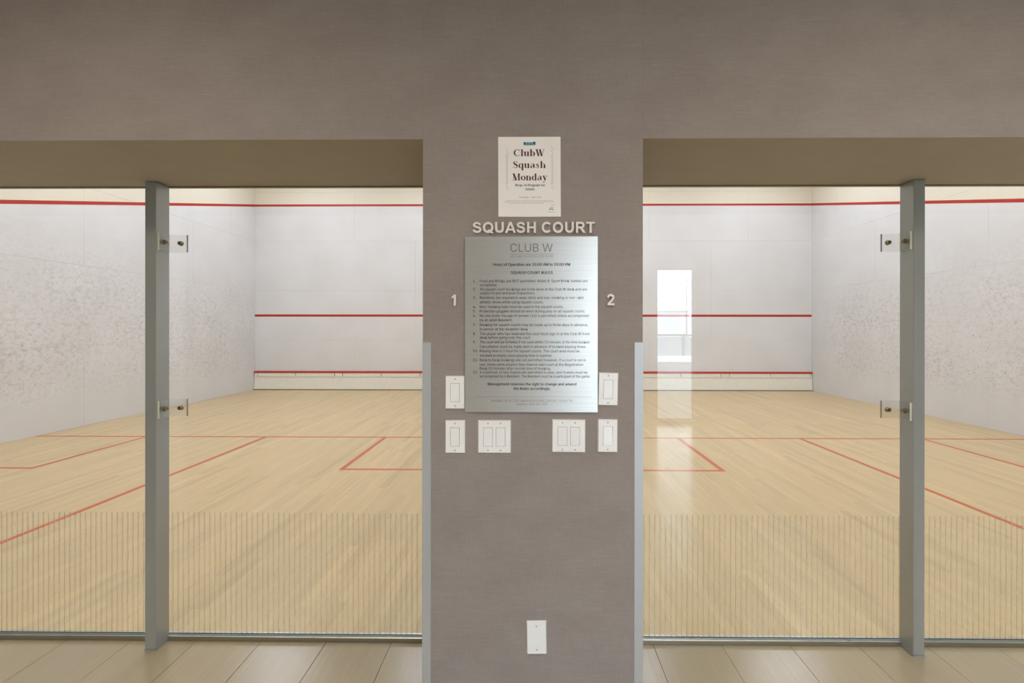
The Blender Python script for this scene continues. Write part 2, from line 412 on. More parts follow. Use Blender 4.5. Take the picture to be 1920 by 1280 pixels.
ROWS = [0.0, 1.239, 2.467, 3.69, 4.91, CEIL]
def court(s, nm):
    x0, x1 = sorted((s * XD, s * XW)); cx = (x0 + x1) / 2
    # front wall
    off = (-5.33, -2.89) if s < 0 else (1.98, 4.42)
    off0 = (-4.41, -1.97) if s < 0 else (2.90, 5.34)
    fr = panel_wall('wall_front_' + nm, FW, 'x', x0, x1, ROWS, [off0, off, off, off0, off], 1, M['front'], 'white panelled front wall of the %s court with red lines' % nm)
    strip('red_line', (x0, FW, 4.5836), (x1, FW, 4.5836), (0, -1, 0), 0.05, M['red'], fr)
    strip('red_line', (x0, FW, 1.8444), (x1, FW, 1.8444), (0, -1, 0), 0.055, M['red'], fr)
    # outer side wall
    sa = [7.47 + 2.44 * k for k in (-2, -1, 0, 1)]; sb = [7.47 + 1.22 + 2.44 * k for k in (-2, -1, 0, 1)]
    sw = panel_wall('wall_side_' + nm, s * XW, 'y', 2.36, FW, ROWS, [sa, sb, sa, sb, sa], s, M['wall'], 'scuffed white panelled side wall of the %s court' % nm)
    strip('red_line', (s * XW, FW, 4.5836), (s * XW, 2.40, 4.5836 - 0.2469 * (FW - 2.40)), (-s, 0, 0), 0.052, M['red'], sw)
    # floor
    f = structure(box('floor_court_' + nm, x0 - 0.05, x1 + 0.05, 2.362, FW + 0.05, -0.06, -0.008, M['subfloor']), 'pale maple strip floor of the %s court with red lines' % nm)
    W = 0.0605; n = int((x1 - x0) / W); W = (x1 - x0) / n; boards = []
    for i in range(n):
        y = 2.362 - random.uniform(0, 1.0)
        while y < FW:
            L = random.uniform(0.5, 1.7); ya, yb = max(y, 2.362), min(y + L, FW); y += L
            if yb - ya < 0.02: continue
            r = random.random()
            b = Vector(srgb(213, 188, 142)[:3])
            k = random.gauss(1.0, 0.028)
            if r < 0.13: k *= 0.92
            elif r > 0.9: k *= 1.05
            wv = random.uniform(-0.04, 0.04)
            boards.append((x0 + i * W, ya, yb, (b.x * k, b.y * k * (1 - wv * 0.3), b.z * k * (1 - wv), 1)))
    vis = lambda q: abs(q[0]) < max(q[1], q[2] - 0.2) * 1.12 + 0.1
    boards.sort(key=lambda q: (0 if vis(q) else 1, q[1]))
    ind, rest = boards[:296], boards[296:]
    for q in ind:
        o = bpy.data.objects.new('floor_board', board_me); link(o, f)
        gx = random.choice((0.0001, 0.0002, 0.0003, 0.0006)); o.location = (q[0] + gx, q[1] + 0.0003, random.uniform(-0.0003, 0))
        o.scale = (W - 2 * gx, q[2] - q[1] - 0.0006, 1); o.color = q[3]
    bm = bmesh.new(); lay = bm.loops.layers.float_color.new('tone')
    for q in rest:
        v = [bm.verts.new(p) for p in ((q[0] + .0003, q[1] + .0003, 0), (q[0] + W - .0003, q[1] + .0003, 0), (q[0] + W - .0003, q[2] - .0003, 0), (q[0] + .0003, q[2] - .0003, 0))]
        d = [bm.verts.new((p.co.x, p.co.y, -0.008)) for p in v]
        fs = [bm.faces.new(v)] + [bm.faces.new((d[i], d[(i + 1) % 4], v[(i + 1) % 4], v[i])) for i in range(4)]
        for fc in fs:
            for lp in fc.loops: lp[lay] = q[3]
    o = from_bm('floor_boards_far', bm, M['woodfar'], f); o['kind'] = 'stuff'
    # floor lines
    ys, bx_ = FW - 5.3927, 1.5642
    yb = ys - bx_
    L = lambda p0, p1, wd=0.05: strip('court_line', (*p0, 0.0), (*p1, 0.0), (0, 0, 1), wd, M['redfloor'], f, 0.0006)
    L((x0, ys), (x1, ys))
    L((cx, ys - 0.025), (cx, 2.37))
    L((x0 + bx_, ys - 0.025), (x0 + bx_, yb - 0.025)); L((x0, yb), (x0 + bx_ - 0.025, yb))
    L((x1 - bx_, ys - 0.025), (x1 - bx_, yb - 0.025)); L((x1, yb), (x1 - bx_ + 0.025, yb))
    # tin
    t = tag(empty('tin_board', (cx, FW, 0)), 'cream tin board with red top rail along the %s court front wall' % nm, 'tin board', 'tin boards of the courts')
    hw = (x1 - x0) / 2 - 0.012
    bm = bmesh.new(); prism(bm, [(-0.004, 0.02), (-0.075, 0.02), (-0.045, 0.325), (-0.004, 0.325)], 'x', -hw, hw); from_bm('face_board', fin(bm), M['cream'], t)
    bm = bmesh.new(); add_box(bm, -hw - 0.005, hw + 0.005, -0.085, -0.004, 0.0, 0.018); from_bm('base_strip', fin(bm), M['creamdark'], t)
    bm = bmesh.new(); add_box(bm, -hw, hw, -0.058, -0.004, 0.326, 0.338); from_bm('ledge', fin(bm), M['cream'], t)
    box('backing', -hw, hw, -0.030, -0.004, 0.338, 0.418, M['creamdark'], t)
    if s < 0: ev = [-6.80, -5.85, -4.88, -4.68, -3.72, -2.76, -1.80, -0.80]
    else: ev = [0.80, 1.76, 2.72, 3.68, 4.66, 4.87, 5.86, 6.83]
    ev = [x0 + 0.014] + ev + [x1 - 0.014]
    for a, b in zip(ev[:-1], ev[1:]):
        box('top_slat', a - cx + 0.008, b - cx - 0.008, -0.048, -0.031, 0.339, 0.417, M['cream'], t)
    bm = bmesh.new(); prism(bm, [(-0.004, 0.418), (-0.052, 0.418), (-0.052, 0.452), (-0.004, 0.466)], 'x', -hw - 0.008, hw + 0.008); from_bm('red_rail', fin(bm), M['red'], t)

bm = bmesh.new(); add_box(bm, 0, 1, 0, 1, -0.008, 0); fin(bm)
for f_ in list(bm.faces):
    if f_.normal.z < -0.5: bm.faces.remove(f_)
board_me = bpy.data.meshes.new('floor_board'); bm.to_mesh(board_me); bm.free(); board_me.materials.append(M['wood'])
court(-1, 'left'); court(1, 'right')
structure(box('wall_divider', -XD, XD, 2.381, FW + 0.14, 0, CEIL, M['front']))
structure(box('ceiling_courts', -XW - 0.14, XW + 0.14, 1.8, FW + 0.14, CEIL, CEIL + 0.1, M['ceil']))

# ------------------------------------------------------------------ glass walls, rails, posts, clamps
panes = [('left', 'outer', -4.15, -1.7515), ('left', 'inner', -1.7485, -0.41), ('right', 'inner', 0.417, 1.7485), ('right', 'outer', 1.7515, 4.15)]
ETCH_TOP = 0.605
for nm, io, a, b in panes:
    where = ('between the grey post and the pillar' if io == 'inner' else 'beyond the grey post')
    p = tag(box('court_glass', a, b, GY0, GY1, 0.012, SOF - 0.005, M['glass']), 'clear glass wall of the %s court %s' % (nm, where), 'glass wall', 'glass court walls')
    bm = bmesh.new(); bm2 = bmesh.new(); pitch = 0.0254
    x = a + 0.012
    while x < b - 0.01:
        add_box(bm, x - 0.0011, x + 0.0011, GY0 - 0.0006, GY0 - 0.0002, 0.03, ETCH_TOP)
        add_box(bm2, x + 0.0026, x + 0.0052, GY0 - 0.0006, GY0 - 0.0002, 0.03, ETCH_TOP)
        x += pitch
    e = from_bm('etched_lines', fin(bm), M['etch'], p); e['kind'] = 'stuff'
    e = from_bm('pale_lines', fin(bm2), M['paleline'], p); e['kind'] = 'stuff'
    box('top_seal', a, b, GY0 - 0.004, GY1 + 0.004, SOF - 0.0045, SOF - 0.0005, M['creamdark'], p)
    r = tag(empty('floor_rail', ((a + b) / 2, GY0, 0)), 'thin aluminium rail under the %s court glass %s' % (nm, where), 'rail', 'glass floor rails')
    h = (b - a) / 2 - (0.0 if io == 'outer' else 0.0)
    bm = bmesh.new(); add_box(bm, -h, h, -0.016, -0.001, 0.0, 0.022); bmesh.ops.recalc_face_normals(bm, faces=bm.faces)
    bmesh.ops.bevel(bm, geom=bm.edges[:], offset=0.0015, segments=1, affect='EDGES'); from_bm('front_cheek', bm, M['rail'], r)
    box('back_cheek', -h, h, 0.013, 0.026, 0.0, 0.022, M['rail'], r)
    box('seal', -h, h, -0.0035, -0.0008, 0.0222, 0.0255, M['post'], r)

for s, nm in ((-1, 'left'), (1, 'right')):
    p = tag(empty('steel_post', (s * 1.750, 2.271, 0)), 'grey steel post standing in front of the %s court glass' % nm, 'post', 'steel glass posts')
    box('shaft', -0.0255, 0.0255, -0.042, 0.042, 0.006, SOF - 0.003, M['post'], p, 0.0015)
    box('base_pad', -0.027, 0.027, -0.0435, 0.042, 0.0, 0.0065, M['groove'], p)
    xi = s * 1.7245
    for z, hl in ((1.883, 'upper'), (1.105, 'lower')):
        c = tag(empty('glass_clamp', (xi, GY0, z)), '%s clear clamp with two bolts joining the %s post to the glass' % (hl, nm), 'clamp', 'clear glass clamps')
        q = -s
        fp = [0.0003, 0.0100]   # plate against the post, offset into the court-centre side
        bm = bmesh.new(); add_box(bm, *sorted((q * fp[0], q * fp[1])), -0.078, -0.012, -0.041, 0.041); fin(bm)
        for f_ in bm.faces:
            if f_.normal.y < -0.5 or f_.normal.z < -0.5: f_.material_index = 1
        pl = from_bm('post_plate', bm, [M['acrylic'], M['acrylic_edge']], c)
        bm = bmesh.new(); add_box(bm, *sorted((q * 0.0003, q * 0.088)), -0.0108, -0.0008, -0.041, 0.041); fin(bm)
        for f_ in bm.faces:
            if f_.normal.x * q > 0.5: f_.material_index = 1
        from_bm('glass_plate', bm, [M['acrylic'], M['groove']], c)
        # bolt through the glass plate
        bm = bmesh.new(); cyl(bm, (q * 0.064, 0, 0), 'y', 0.0115, -0.0145, -0.0109, 20); cyl(bm, (q * 0.064, 0, 0), 'y', 0.0088, -0.027, -0.0145, 20)
        bt = from_bm('bolt', fin(bm), M['bolt'], c)
        bm = bmesh.new(); cyl(bm, (q * 0.064, 0, 0), 'y', 0.0070, -0.0282, -0.0271, 20); from_bm('bolt_socket', fin(bm), M['boltdark'], bt)
        bm = bmesh.new(); cyl(bm, (q * 0.064, 0, 0), 'y', 0.0036, -0.0292, -0.0283, 12); from_bm('bolt_pin', fin(bm), M['chrome'], bt)
        # bolt through the post plate
        bm = bmesh.new(); u = q * 0.0101
        cyl(bm, (u, -0.050, 0.0), 'x', 0.0125, *sorted((0, q * 0.005)), 20); cyl(bm, (u, -0.050, 0.0), 'x', 0.0098, *sorted((q * 0.005, q * 0.012)), 6)
        bt = from_bm('bolt', fin(bm), M['bolt'], c)
        bm = bmesh.new(); cyl(bm, (u, -0.050, 0.0), 'x', 0.0055, *sorted((q * 0.0121, q * 0.019)), 12); from_bm('bolt_pin', fin(bm), M['chrome'], bt)

# aluminium corner guards on the pillar
for s, nm in ((-1, 'left'), (1, 'right')):
    xe = PXL if s < 0 else PXR
    o = (xe - 0.0016) if s < 0 else (xe + 0.0016)
    top = 1.430
    bm = bmesh.new()
    pts = [(o, PY - 0.0018), (o - s * 0.031, PY - 0.0018), (o - s * 0.031, PY - 0.0002), (xe + s * 0.0002, PY - 0.0002), (xe + s * 0.0002, PY + 0.030), (o, PY + 0.030)]
    prism(bm, pts, 'z', 0.0, top)
    tag(from_bm('corner_guard', fin(bm), M['alu']), 'brushed aluminium corner guard on the %s edge of the pillar' % nm, 'corner guard', 'pillar corner guards')

# ------------------------------------------------------------------ lettering helpers
def load_font():
    try:
        p = os.path.join(bpy.utils.system_resource('DATAFILES'), 'fonts', 'Inter.woff2')
        return bpy.data.fonts.load(p)
    except Exception:
        return None
FONT = load_font()
def text_bm(s, size=1.0, extrude=0.0, offset=0.0, res=3, font=True, spacing=1.0):
    """text as a mesh in the x/z plane facing -y, its left end at 0, baseline at 0; returns bm, width"""
    cu = bpy.data.curves.new('t', 'FONT'); cu.body = s; cu.size = size; cu.extrude = extrude; cu.offset = offset; cu.resolution_u = res
    cu.space_character = spacing
    if font and FONT: cu.font = FONT
    ob = bpy.data.objects.new('t', cu); C.objects.link(ob)
    bpy.context.view_layer.update()
    me = bpy.data.meshes.new_from_object(ob.evaluated_get(bpy.context.evaluated_depsgraph_get()))
    bpy.data.objects.remove(ob); bpy.data.curves.remove(cu)
    bm = bmesh.new(); bm.from_mesh(me); bpy.data.meshes.remove(me)
    xs_ = [v.co.x for v in bm.verts]; x0 = min(xs_)
    for v in bm.verts: v.co = Vector((v.co.x - x0, -v.co.z, v.co.y))
    return bm, max(xs_) - x0
CAP = {}
def cap_height():
    if not CAP:
        bm, _ = text_bm('H'); CAP['h'] = max(v.co.z for v in bm.verts); bm.free()
    return CAP['h']
def put_text(dst, s, x, z, width, cap, y=0.0, align='l', offset=0.0, res=3, shift=0.0):
    """add flat text into bmesh dst: x,z baseline start (or centre), width in m, cap height in m"""
    if offset > 0.001:        # heavier weight: the same word laid over itself, a hair to each side
        h_ = offset * cap / 0.7 * 1.3
        for q in (-h_, 0.0, h_): put_text(dst, s, x, z, width, cap, y, align, 0.0, res, q)
        return
    bm, wd = text_bm(s, 1.0, 0, 0.0, res)
    x += shift
    sz = cap / cap_height(); sxx = width / wd if width else sz
    ox = x if align == 'l' else x - wd * sxx / 2
    me = bpy.data.meshes.new('t')
    for v in bm.verts: v.co = Vector((ox + v.co.x * sxx, y, z + v.co.z * sz))
    bm.to_mesh(me); bm.free(); dst.from_mesh(me); bpy.data.meshes.remove(me)
def flat_text(name, items, mat, parent, y):
    bm = bmesh.new()
    for it in items: put_text(bm, *it[:5], y=y, **(it[5] if len(it) > 5 else {}))
    for f_ in bm.faces:
        f_.normal_update()
        if f_.normal.y > 0: f_.normal_flip()
    return from_bm(name, bm, mat, parent)
def islands(bm):
    seen = set(); out = []
    for v in bm.verts:
        if v in seen: continue
        st = [v]; comp = []
        seen.add(v)
        while st:
            a = st.pop(); comp.append(a)
            for e_ in a.link_edges:
                b = e_.other_vert(a)
                if b not in seen: seen.add(b); st.append(b)
        out.append(comp)
    return out

# raised letters SQUASH COURT and the numerals, each a letter of its own: broad-stroke bold capitals, cap height 1
def arcp(cx, cz, rx, rz, a0, a1, n=20):
    return [(cx + rx * math.cos(math.radians(a0 + (a1 - a0) * i / n)), cz + rz * math.sin(math.radians(a0 + (a1 - a0) * i / n))) for i in range(n + 1)]
def smooth(pts, n=4):
    out = []
    for i in range(len(pts) - 1):
        p0, p1, p2, p3 = pts[max(0, i - 1)], pts[i], pts[i + 1], pts[min(len(pts) - 1, i + 2)]
        for k in range(n):
            t = k / n
            out.append(tuple(0.5 * (2 * p1[j] + (p2[j] - p0[j]) * t + (2 * p0[j] - 5 * p1[j] + 4 * p2[j] - p3[j]) * t * t + (3 * p1[j] - p0[j] - 3 * p2[j] + p3[j]) * t ** 3) for j in (0, 1)))
    return out + [pts[-1]]
R_ = lambda a, b, c, d: ('poly', [(a, c), (b, c), (b, d), (a, d)])
BOLD = {
 'S': (.93, [('pen', smooth([(.74, .70), (.66, .84), (.46, .905), (.26, .86), (.17, .73), (.25, .60), (.46, .53), (.66, .46), (.76, .30), (.67, .15), (.46, .095), (.24, .15), (.14, .31)]), .185)]),
 'Q': (1.087, [('pen', arcp(.54, .5, .385, .41, 0, 360, 36), .2), ('pen', [(.56, .28), (.98, -.03)], .16)]),
 'U': (1.008, [('pen', [(.2, 1)] + arcp(.5, .40, .30, .30, 180, 360) + [(.8, 1)], .205)]),
 'A': (1.008, [('poly', [(.0, 0), (.21, 0), (.61, 1), (.395, 1)]), ('poly', [(.80, 0), (1.01, 0), (.615, 1), (.40, 1)]), R_(.24, .77, .22, .39)]),
 'H': (1.008, [R_(.1, .305, 0, 1), R_(.705, .91, 0, 1), R_(.3, .71, .41, .59)]),
 'C': (1.008, [('pen', arcp(.52, .5, .375, .41, 42, 318, 30), .2)]),
 'O': (1.087, [('pen', arcp(.54, .5, .385, .41, 0, 360, 36), .2)]),
 'R': (1.008, [R_(.1, .305, 0, 1), ('pen', [(.2, .91), (.55, .91)] + arcp(.58, .70, .21, .21, 90, -90, 14) + [(.2, .49)], .18), ('poly', [(.46, .42), (.68, .46), (.99, 0), (.75, 0)])]),
 'T': (.853, [R_(.33, .535, 0, .9), R_(.03, .83, .83, 1)]),
 '1': (.6, [R_(.26, .47, 0, 1), ('poly', [(.05, .62), (.28, .76), (.30, .99), (.05, .80)])]),
 '2': (.8, [('pen', smooth([(.12, .66), (.17, .83), (.38, .905), (.59, .83), (.63, .66), (.50, .46), (.30, .28), (.17, .12)]), .19), R_(.06, .74, 0, .175)]),
}
def raised_letter(ch, kx, kz, mat, name):
    """letter about its own left end; front face at y=-0.010, back at 0"""
    bm = bmesh.new(); y1, y0 = 0.0, -0.0095
    for k_, (kind, *dat) in enumerate(BOLD[ch][1]):
        yf = y0 - 0.00002 * k_
        if kind == 'poly': prism(bm, [(u * kx, v * kz) for u, v in dat[0]], 'y', yf, y1)
        else:
            pts, t = dat; n = len(pts); L_ = []; R2 = []
            closed = (Vector(pts[0]) - Vector(pts[-1])).length < 1e-4
            for i in range(n):
                a = pts[i - 1] if i else (pts[n - 2] if closed else pts[0]); b = pts[i + 1] if i < n - 1 else (pts[1] if closed else pts[n - 1])
                dx, dz = b[0] - a[0], b[1] - a[1]; l = math.hypot(dx, dz)
                nx_, nz_ = -dz / l * t / 2, dx / l * t / 2
                L_.append(((pts[i][0] + nx_) * kx, (pts[i][1] + nz_) * kz)); R2.append(((pts[i][0] - nx_) * kx, (pts[i][1] - nz_) * kz))
            V4 = [[bm.verts.new((p[0], y, p[1])) for p in side] for side in (L_, R2) for y in (yf, y1)]
            for i in range(n - 1):
                for a, b in ((0, 2), (2, 3), (3, 1), (1, 0)):
                    bm.faces.new((V4[a][i], V4[b][i], V4[b][i + 1], V4[a][i + 1]))
            if not closed:
                for i in (0, n - 1): bm.faces.new((V4[0][i], V4[2][i], V4[3][i], V4[1][i]))
    return from_bm(name, fin(bm), mat)
def raised(word, x0, x1, zbase, cap, labels, group, cat):
    adv = [0.388 if c == ' ' else BOLD[c][0] for c in word]; kx = (x1 - x0) / sum(adv); x = x0; labels = list(labels)
    for c, a in zip(word, adv):
        if c != ' ':
            o = raised_letter(c, kx, cap, M['letter'], 'raised_letter' if cat == 'letter' else 'raised_numeral')
            o.location = (x, PY - 0.0003, zbase); tag(o, labels.pop(0), cat, group)
        x += a * kx
def X(px): return (px - 996.6) * PY / 917.95          # layout of the pillar face, one unit = one old survey mark
def Z(py): return 1.4713 + (620.0 - py) * PY / 917.95
LAB = ['raised pale letter S starting the word SQUASH', 'raised pale letter Q in the word SQUASH', 'raised pale letter U in the word SQUASH',
       'raised pale letter A in the word SQUASH', 'raised pale letter S between A and H in SQUASH', 'raised pale letter H ending the word SQUASH',
       'raised pale letter C starting the word COURT', 'raised pale letter O in the word COURT', 'raised pale letter U in the word COURT',
       'raised pale letter R in the word COURT', 'raised pale letter T ending the word COURT']
raised('SQUASH COURT', X(885.5), X(1115), Z(437.6), Z(417.2) - Z(437.6), LAB, 'raised court heading letters', 'letter')
raised('1', X(846.5), X(857.5), Z(573.5), Z(552.5) - Z(573.5), ['raised pale numeral 1 on the pillar left of the steel sign'], 'court numerals', 'numeral')
raised('2', X(1137), X(1152), Z(572.5), Z(551.5) - Z(572.5), ['raised pale numeral 2 on the pillar right of the steel sign'], 'court numerals', 'numeral')

# ------------------------------------------------------------------ steel rules sign
sg = tag(empty('rules_sign', ((X(872) + X(1120)) / 2, PY, Z(772))), 'brushed steel squash court rules sign fixed to the pillar', 'sign')
ox, oz = sg.location.x, sg.location.z
SX = lambda px: X(px) - ox
SZ = lambda py: Z(py) - oz
box('plate', SX(872), SX(1120), -0.0085, -0.0045, 0, SZ(444.3), M['steel'], sg, 0.0006)
box('mounting_pad', SX(884), SX(1108), -0.0044, -0.0004, SZ(760), SZ(456), M['groove'], sg)
YT = -0.00875
cap = 4.75 * PY / 917.95
flat_text('sign_title', [('CLUB W', SX(957), SZ(472.8), SX(1036) - SX(957), 15.2 * PY / 917.95, dict(offset=-0.012, res=6))], M['inkgrey'], sg, YT)
flat_text('sign_subtitle', [('WESTLAKE VILLAGE WELLNESS CENTRE', SX(957), SZ(482.9), SX(1036.8) - SX(957), 3.6 * PY / 917.95)], M['inkgrey'], sg, YT)
box('title_line', SX(957), SX(1038), YT - 0.0001, YT + 0.0002, SZ(477.1), SZ(476.5), M['inkgrey'], sg)
flat_text('opening_hours', [('Hours of Operation are 10:00 AM to 10:00 PM', SX(925), SZ(499), SX(1068.3) - SX(925), 5.1 * PY / 917.95, dict(offset=0.022))], M['ink'], sg, YT)
flat_text('sign_heading', [('SQUASH COURT RULES', SX(958), SZ(514.2), SX(1036) - SX(958), 5.1 * PY / 917.95, dict(offset=0.022))], M['ink'], sg, YT)
RULES = [
 [(529.6, 'Food and Drinks are NOT permitted. Water & ‘Sport Drink’ bottles are', 1101), (537, 'acceptable.', 932.6)],
 [(545, 'All squash court bookings are to be done at the Club W desk and are', 1099.8), (552.2, 'subject to pre and post inspections.', 1003.2)],
 [(560.7, 'Residents are required to wear shirts and non-marking or non-skid', 1092.8), (569, 'athletic shoes while using squash courts.', 1018.6)],
 [(577.8, 'Non-marking balls must be used in the squash courts.', 1056)],
 [(585.9, 'Protection goggles should be worn during play on all squash courts.', 1096.5)],
 [(594.3, 'No one under the age of sixteen (16) is permitted unless accompanied', 1103), (602.4, 'by an adult Resident.', 961)],
 [(611.3, 'Booking for squash courts may be made up to three days in advance,', 1102), (619.4, 'in person at the reception desk', 989.6)],
 [(628.1, 'The player who has reserved the court must sign in at the Club W front', 1105), (635.2, 'desk before going onto the court.', 995.7)],
 [(643.6, 'The court will be forfeited if not used within 10 minutes of the time booked', 1104), (652, 'Cancellation must be made well in advance of booked playing times.', 1098.4)],
 [(660.2, 'Playing time is 1 hour for squash courts. The court area must be', 1085.7), (668.6, 'vacated promptly once playing time is expired.', 1034.4)],
 [(677, 'Back to back bookings are not permitted however, if a court is not in', 1097.7), (685.4, 'use, these same players may reserve said court at the Registration', 1092.8), (692.8, 'Desk 10 minutes after normal time of booking.', 1032.7)],
 [(699.9, 'A maximum of two Guests are permitted to play, and Guests must be', 1100.8), (707.3, 'accompanied by a Resident. The Resident must be a participant of the game.', 1106)]]
for i, r in enumerate(RULES):
    its = [('%d.' % (i + 1), SX(887.4), SZ(r[0][0]), None, cap, dict(offset=0.006))]
    for by, s_, xr in r: its.append((s_, SX(900), SZ(by), SX(xr) - SX(900), cap, dict(offset=0.006)))
    flat_text('rule_text', its, M['ink'], sg, YT)
flat_text('closing_note', [('Management reserves the right to change and amend', SX(915), SZ(722), SX(1080) - SX(915), 5.0 * PY / 917.95, dict(offset=0.022)),
                           ('the Rules accordingly.', SX(963.4), SZ(730.3), SX(1032) - SX(963.4), 5.0 * PY / 917.95, dict(offset=0.022))], M['ink'], sg, YT)
box('address_line', SX(892), SX(1108), YT - 0.0001, YT + 0.0002, SZ(743.8), SZ(743.2), M['inkline'], sg)
flat_text('address_text', [('Westlake Club W. 2200 Lakeshore Blvd West, 3rd Floor, Toronto, ON.', SX(921), SZ(752.6), SX(1074) - SX(921), 4.4 * PY / 917.95),
                           ('Telephone: (647) 352-2500', SX(967), SZ(758.8), SX(1026.8) - SX(967), 4.2 * PY / 917.95)], M['inkgrey'], sg, YT)

# ------------------------------------------------------------------ paper poster
po = tag(empty('paper_poster', ((X(934) + X(1051)) / 2, PY, Z(407))), 'white paper drop-in squash poster above the raised heading letters', 'poster')
ox, oz = po.location.x, po.location.z
PW, PH = X(1051) - X(934), Z(257) - Z(407)
def bow(x, z):   # the sheet lies against the wall at the top and lifts a little at its lower corners
    t = 1 - z / PH
    return -0.0012 - 0.0055 * max(0, t - 0.45) ** 2 * (0.5 + (abs(x) / (PW / 2)) ** 2)
bm = bmesh.new(); nx, nz = 8, 14; gr = {}
for side in (0, 1):
    for i in range(nx + 1):
        for j in range(nz + 1):
            x = -PW / 2 + PW * i / nx; z = PH * j / nz
            gr[side, i, j] = bm.verts.new((x + 0.0012 * (j / nz - 0.5) * -1, bow(x, z) + (0.0003 if side else 0), z))
for i in range(nx):
    for j in range(nz):
        bm.faces.new([gr[0, a, b] for a, b in ((i, j), (i + 1, j), (i + 1, j + 1), (i, j + 1))])
        bm.faces.new([gr[1, a, b] for a, b in ((i, j), (i, j + 1), (i + 1, j + 1), (i + 1, j))])
rim = [(i, 0) for i in range(nx)] + [(nx, j) for j in range(nz)] + [(i, nz) for i in range(nx, 0, -1)] + [(0, j) for j in range(nz, 0, -1)]
for a, b in zip(rim, rim[1:] + rim[:1]): bm.faces.new((gr[0, a[0], a[1]], gr[1, a[0], a[1]], gr[1, b[0], b[1]], gr[0, b[0], b[1]]))
from_bm('sheet', fin(bm), M['paper'], po, smooth=False)

SX2 = lambda px: X(px) - ox
SZ2 = lambda py: Z(py) - oz
def on_sheet(bm):
    for v in bm.verts: v.co.y = bow(v.co.x, v.co.z) - 0.0003
    for f_ in bm.faces:
        f_.normal_update()
        if f_.normal.y > 0: f_.normal_flip()
    return bm
# fat-face serif lettering drawn with a broad pen: each glyph is a list of strokes in x-height units
def pen(bm, pts, T):
    """pts: (x, z, half-width-x, half-width-z) ribbon"""
    prev = None
    n = len(pts)
    for i, (x, z, w_) in enumerate(pts):
        a = pts[max(0, i - 1)]; b = pts[min(n - 1, i + 1)]
        dx, dz = b[0] - a[0], b[1] - a[1]; l = math.hypot(dx, dz) or 1
        nx_, nz_ = -dz / l * w_ / 2, dx / l * w_ / 2
        cur = (bm.verts.new(T(x + nx_, z + nz_)), bm.verts.new(T(x - nx_, z - nz_)))
        if prev: bm.faces.new((prev[0], prev[1], cur[1], cur[0]))
        prev = cur
TH, TK = 0.07, 0.30
def arc(cx, cz, rx, rz, a0, a1, fw, n=18):
    out = []
    for i in range(n + 1):
        t = math.radians(a0 + (a1 - a0) * i / n); out.append((cx + rx * math.cos(t), cz + rz * math.sin(t), fw(t)))
    return out
swell = lambda t: TH + (TK - TH) * abs(math.cos(t)) ** 1.6
def stem(x, z0, z1, w_=TK): return [(x, z0, w_), (x, z1, w_)]
def bar(x0, x1, z, w_=TH): return [(x0, z, w_), (x1, z, w_)]
A_ = 1.48   # ascender / cap height
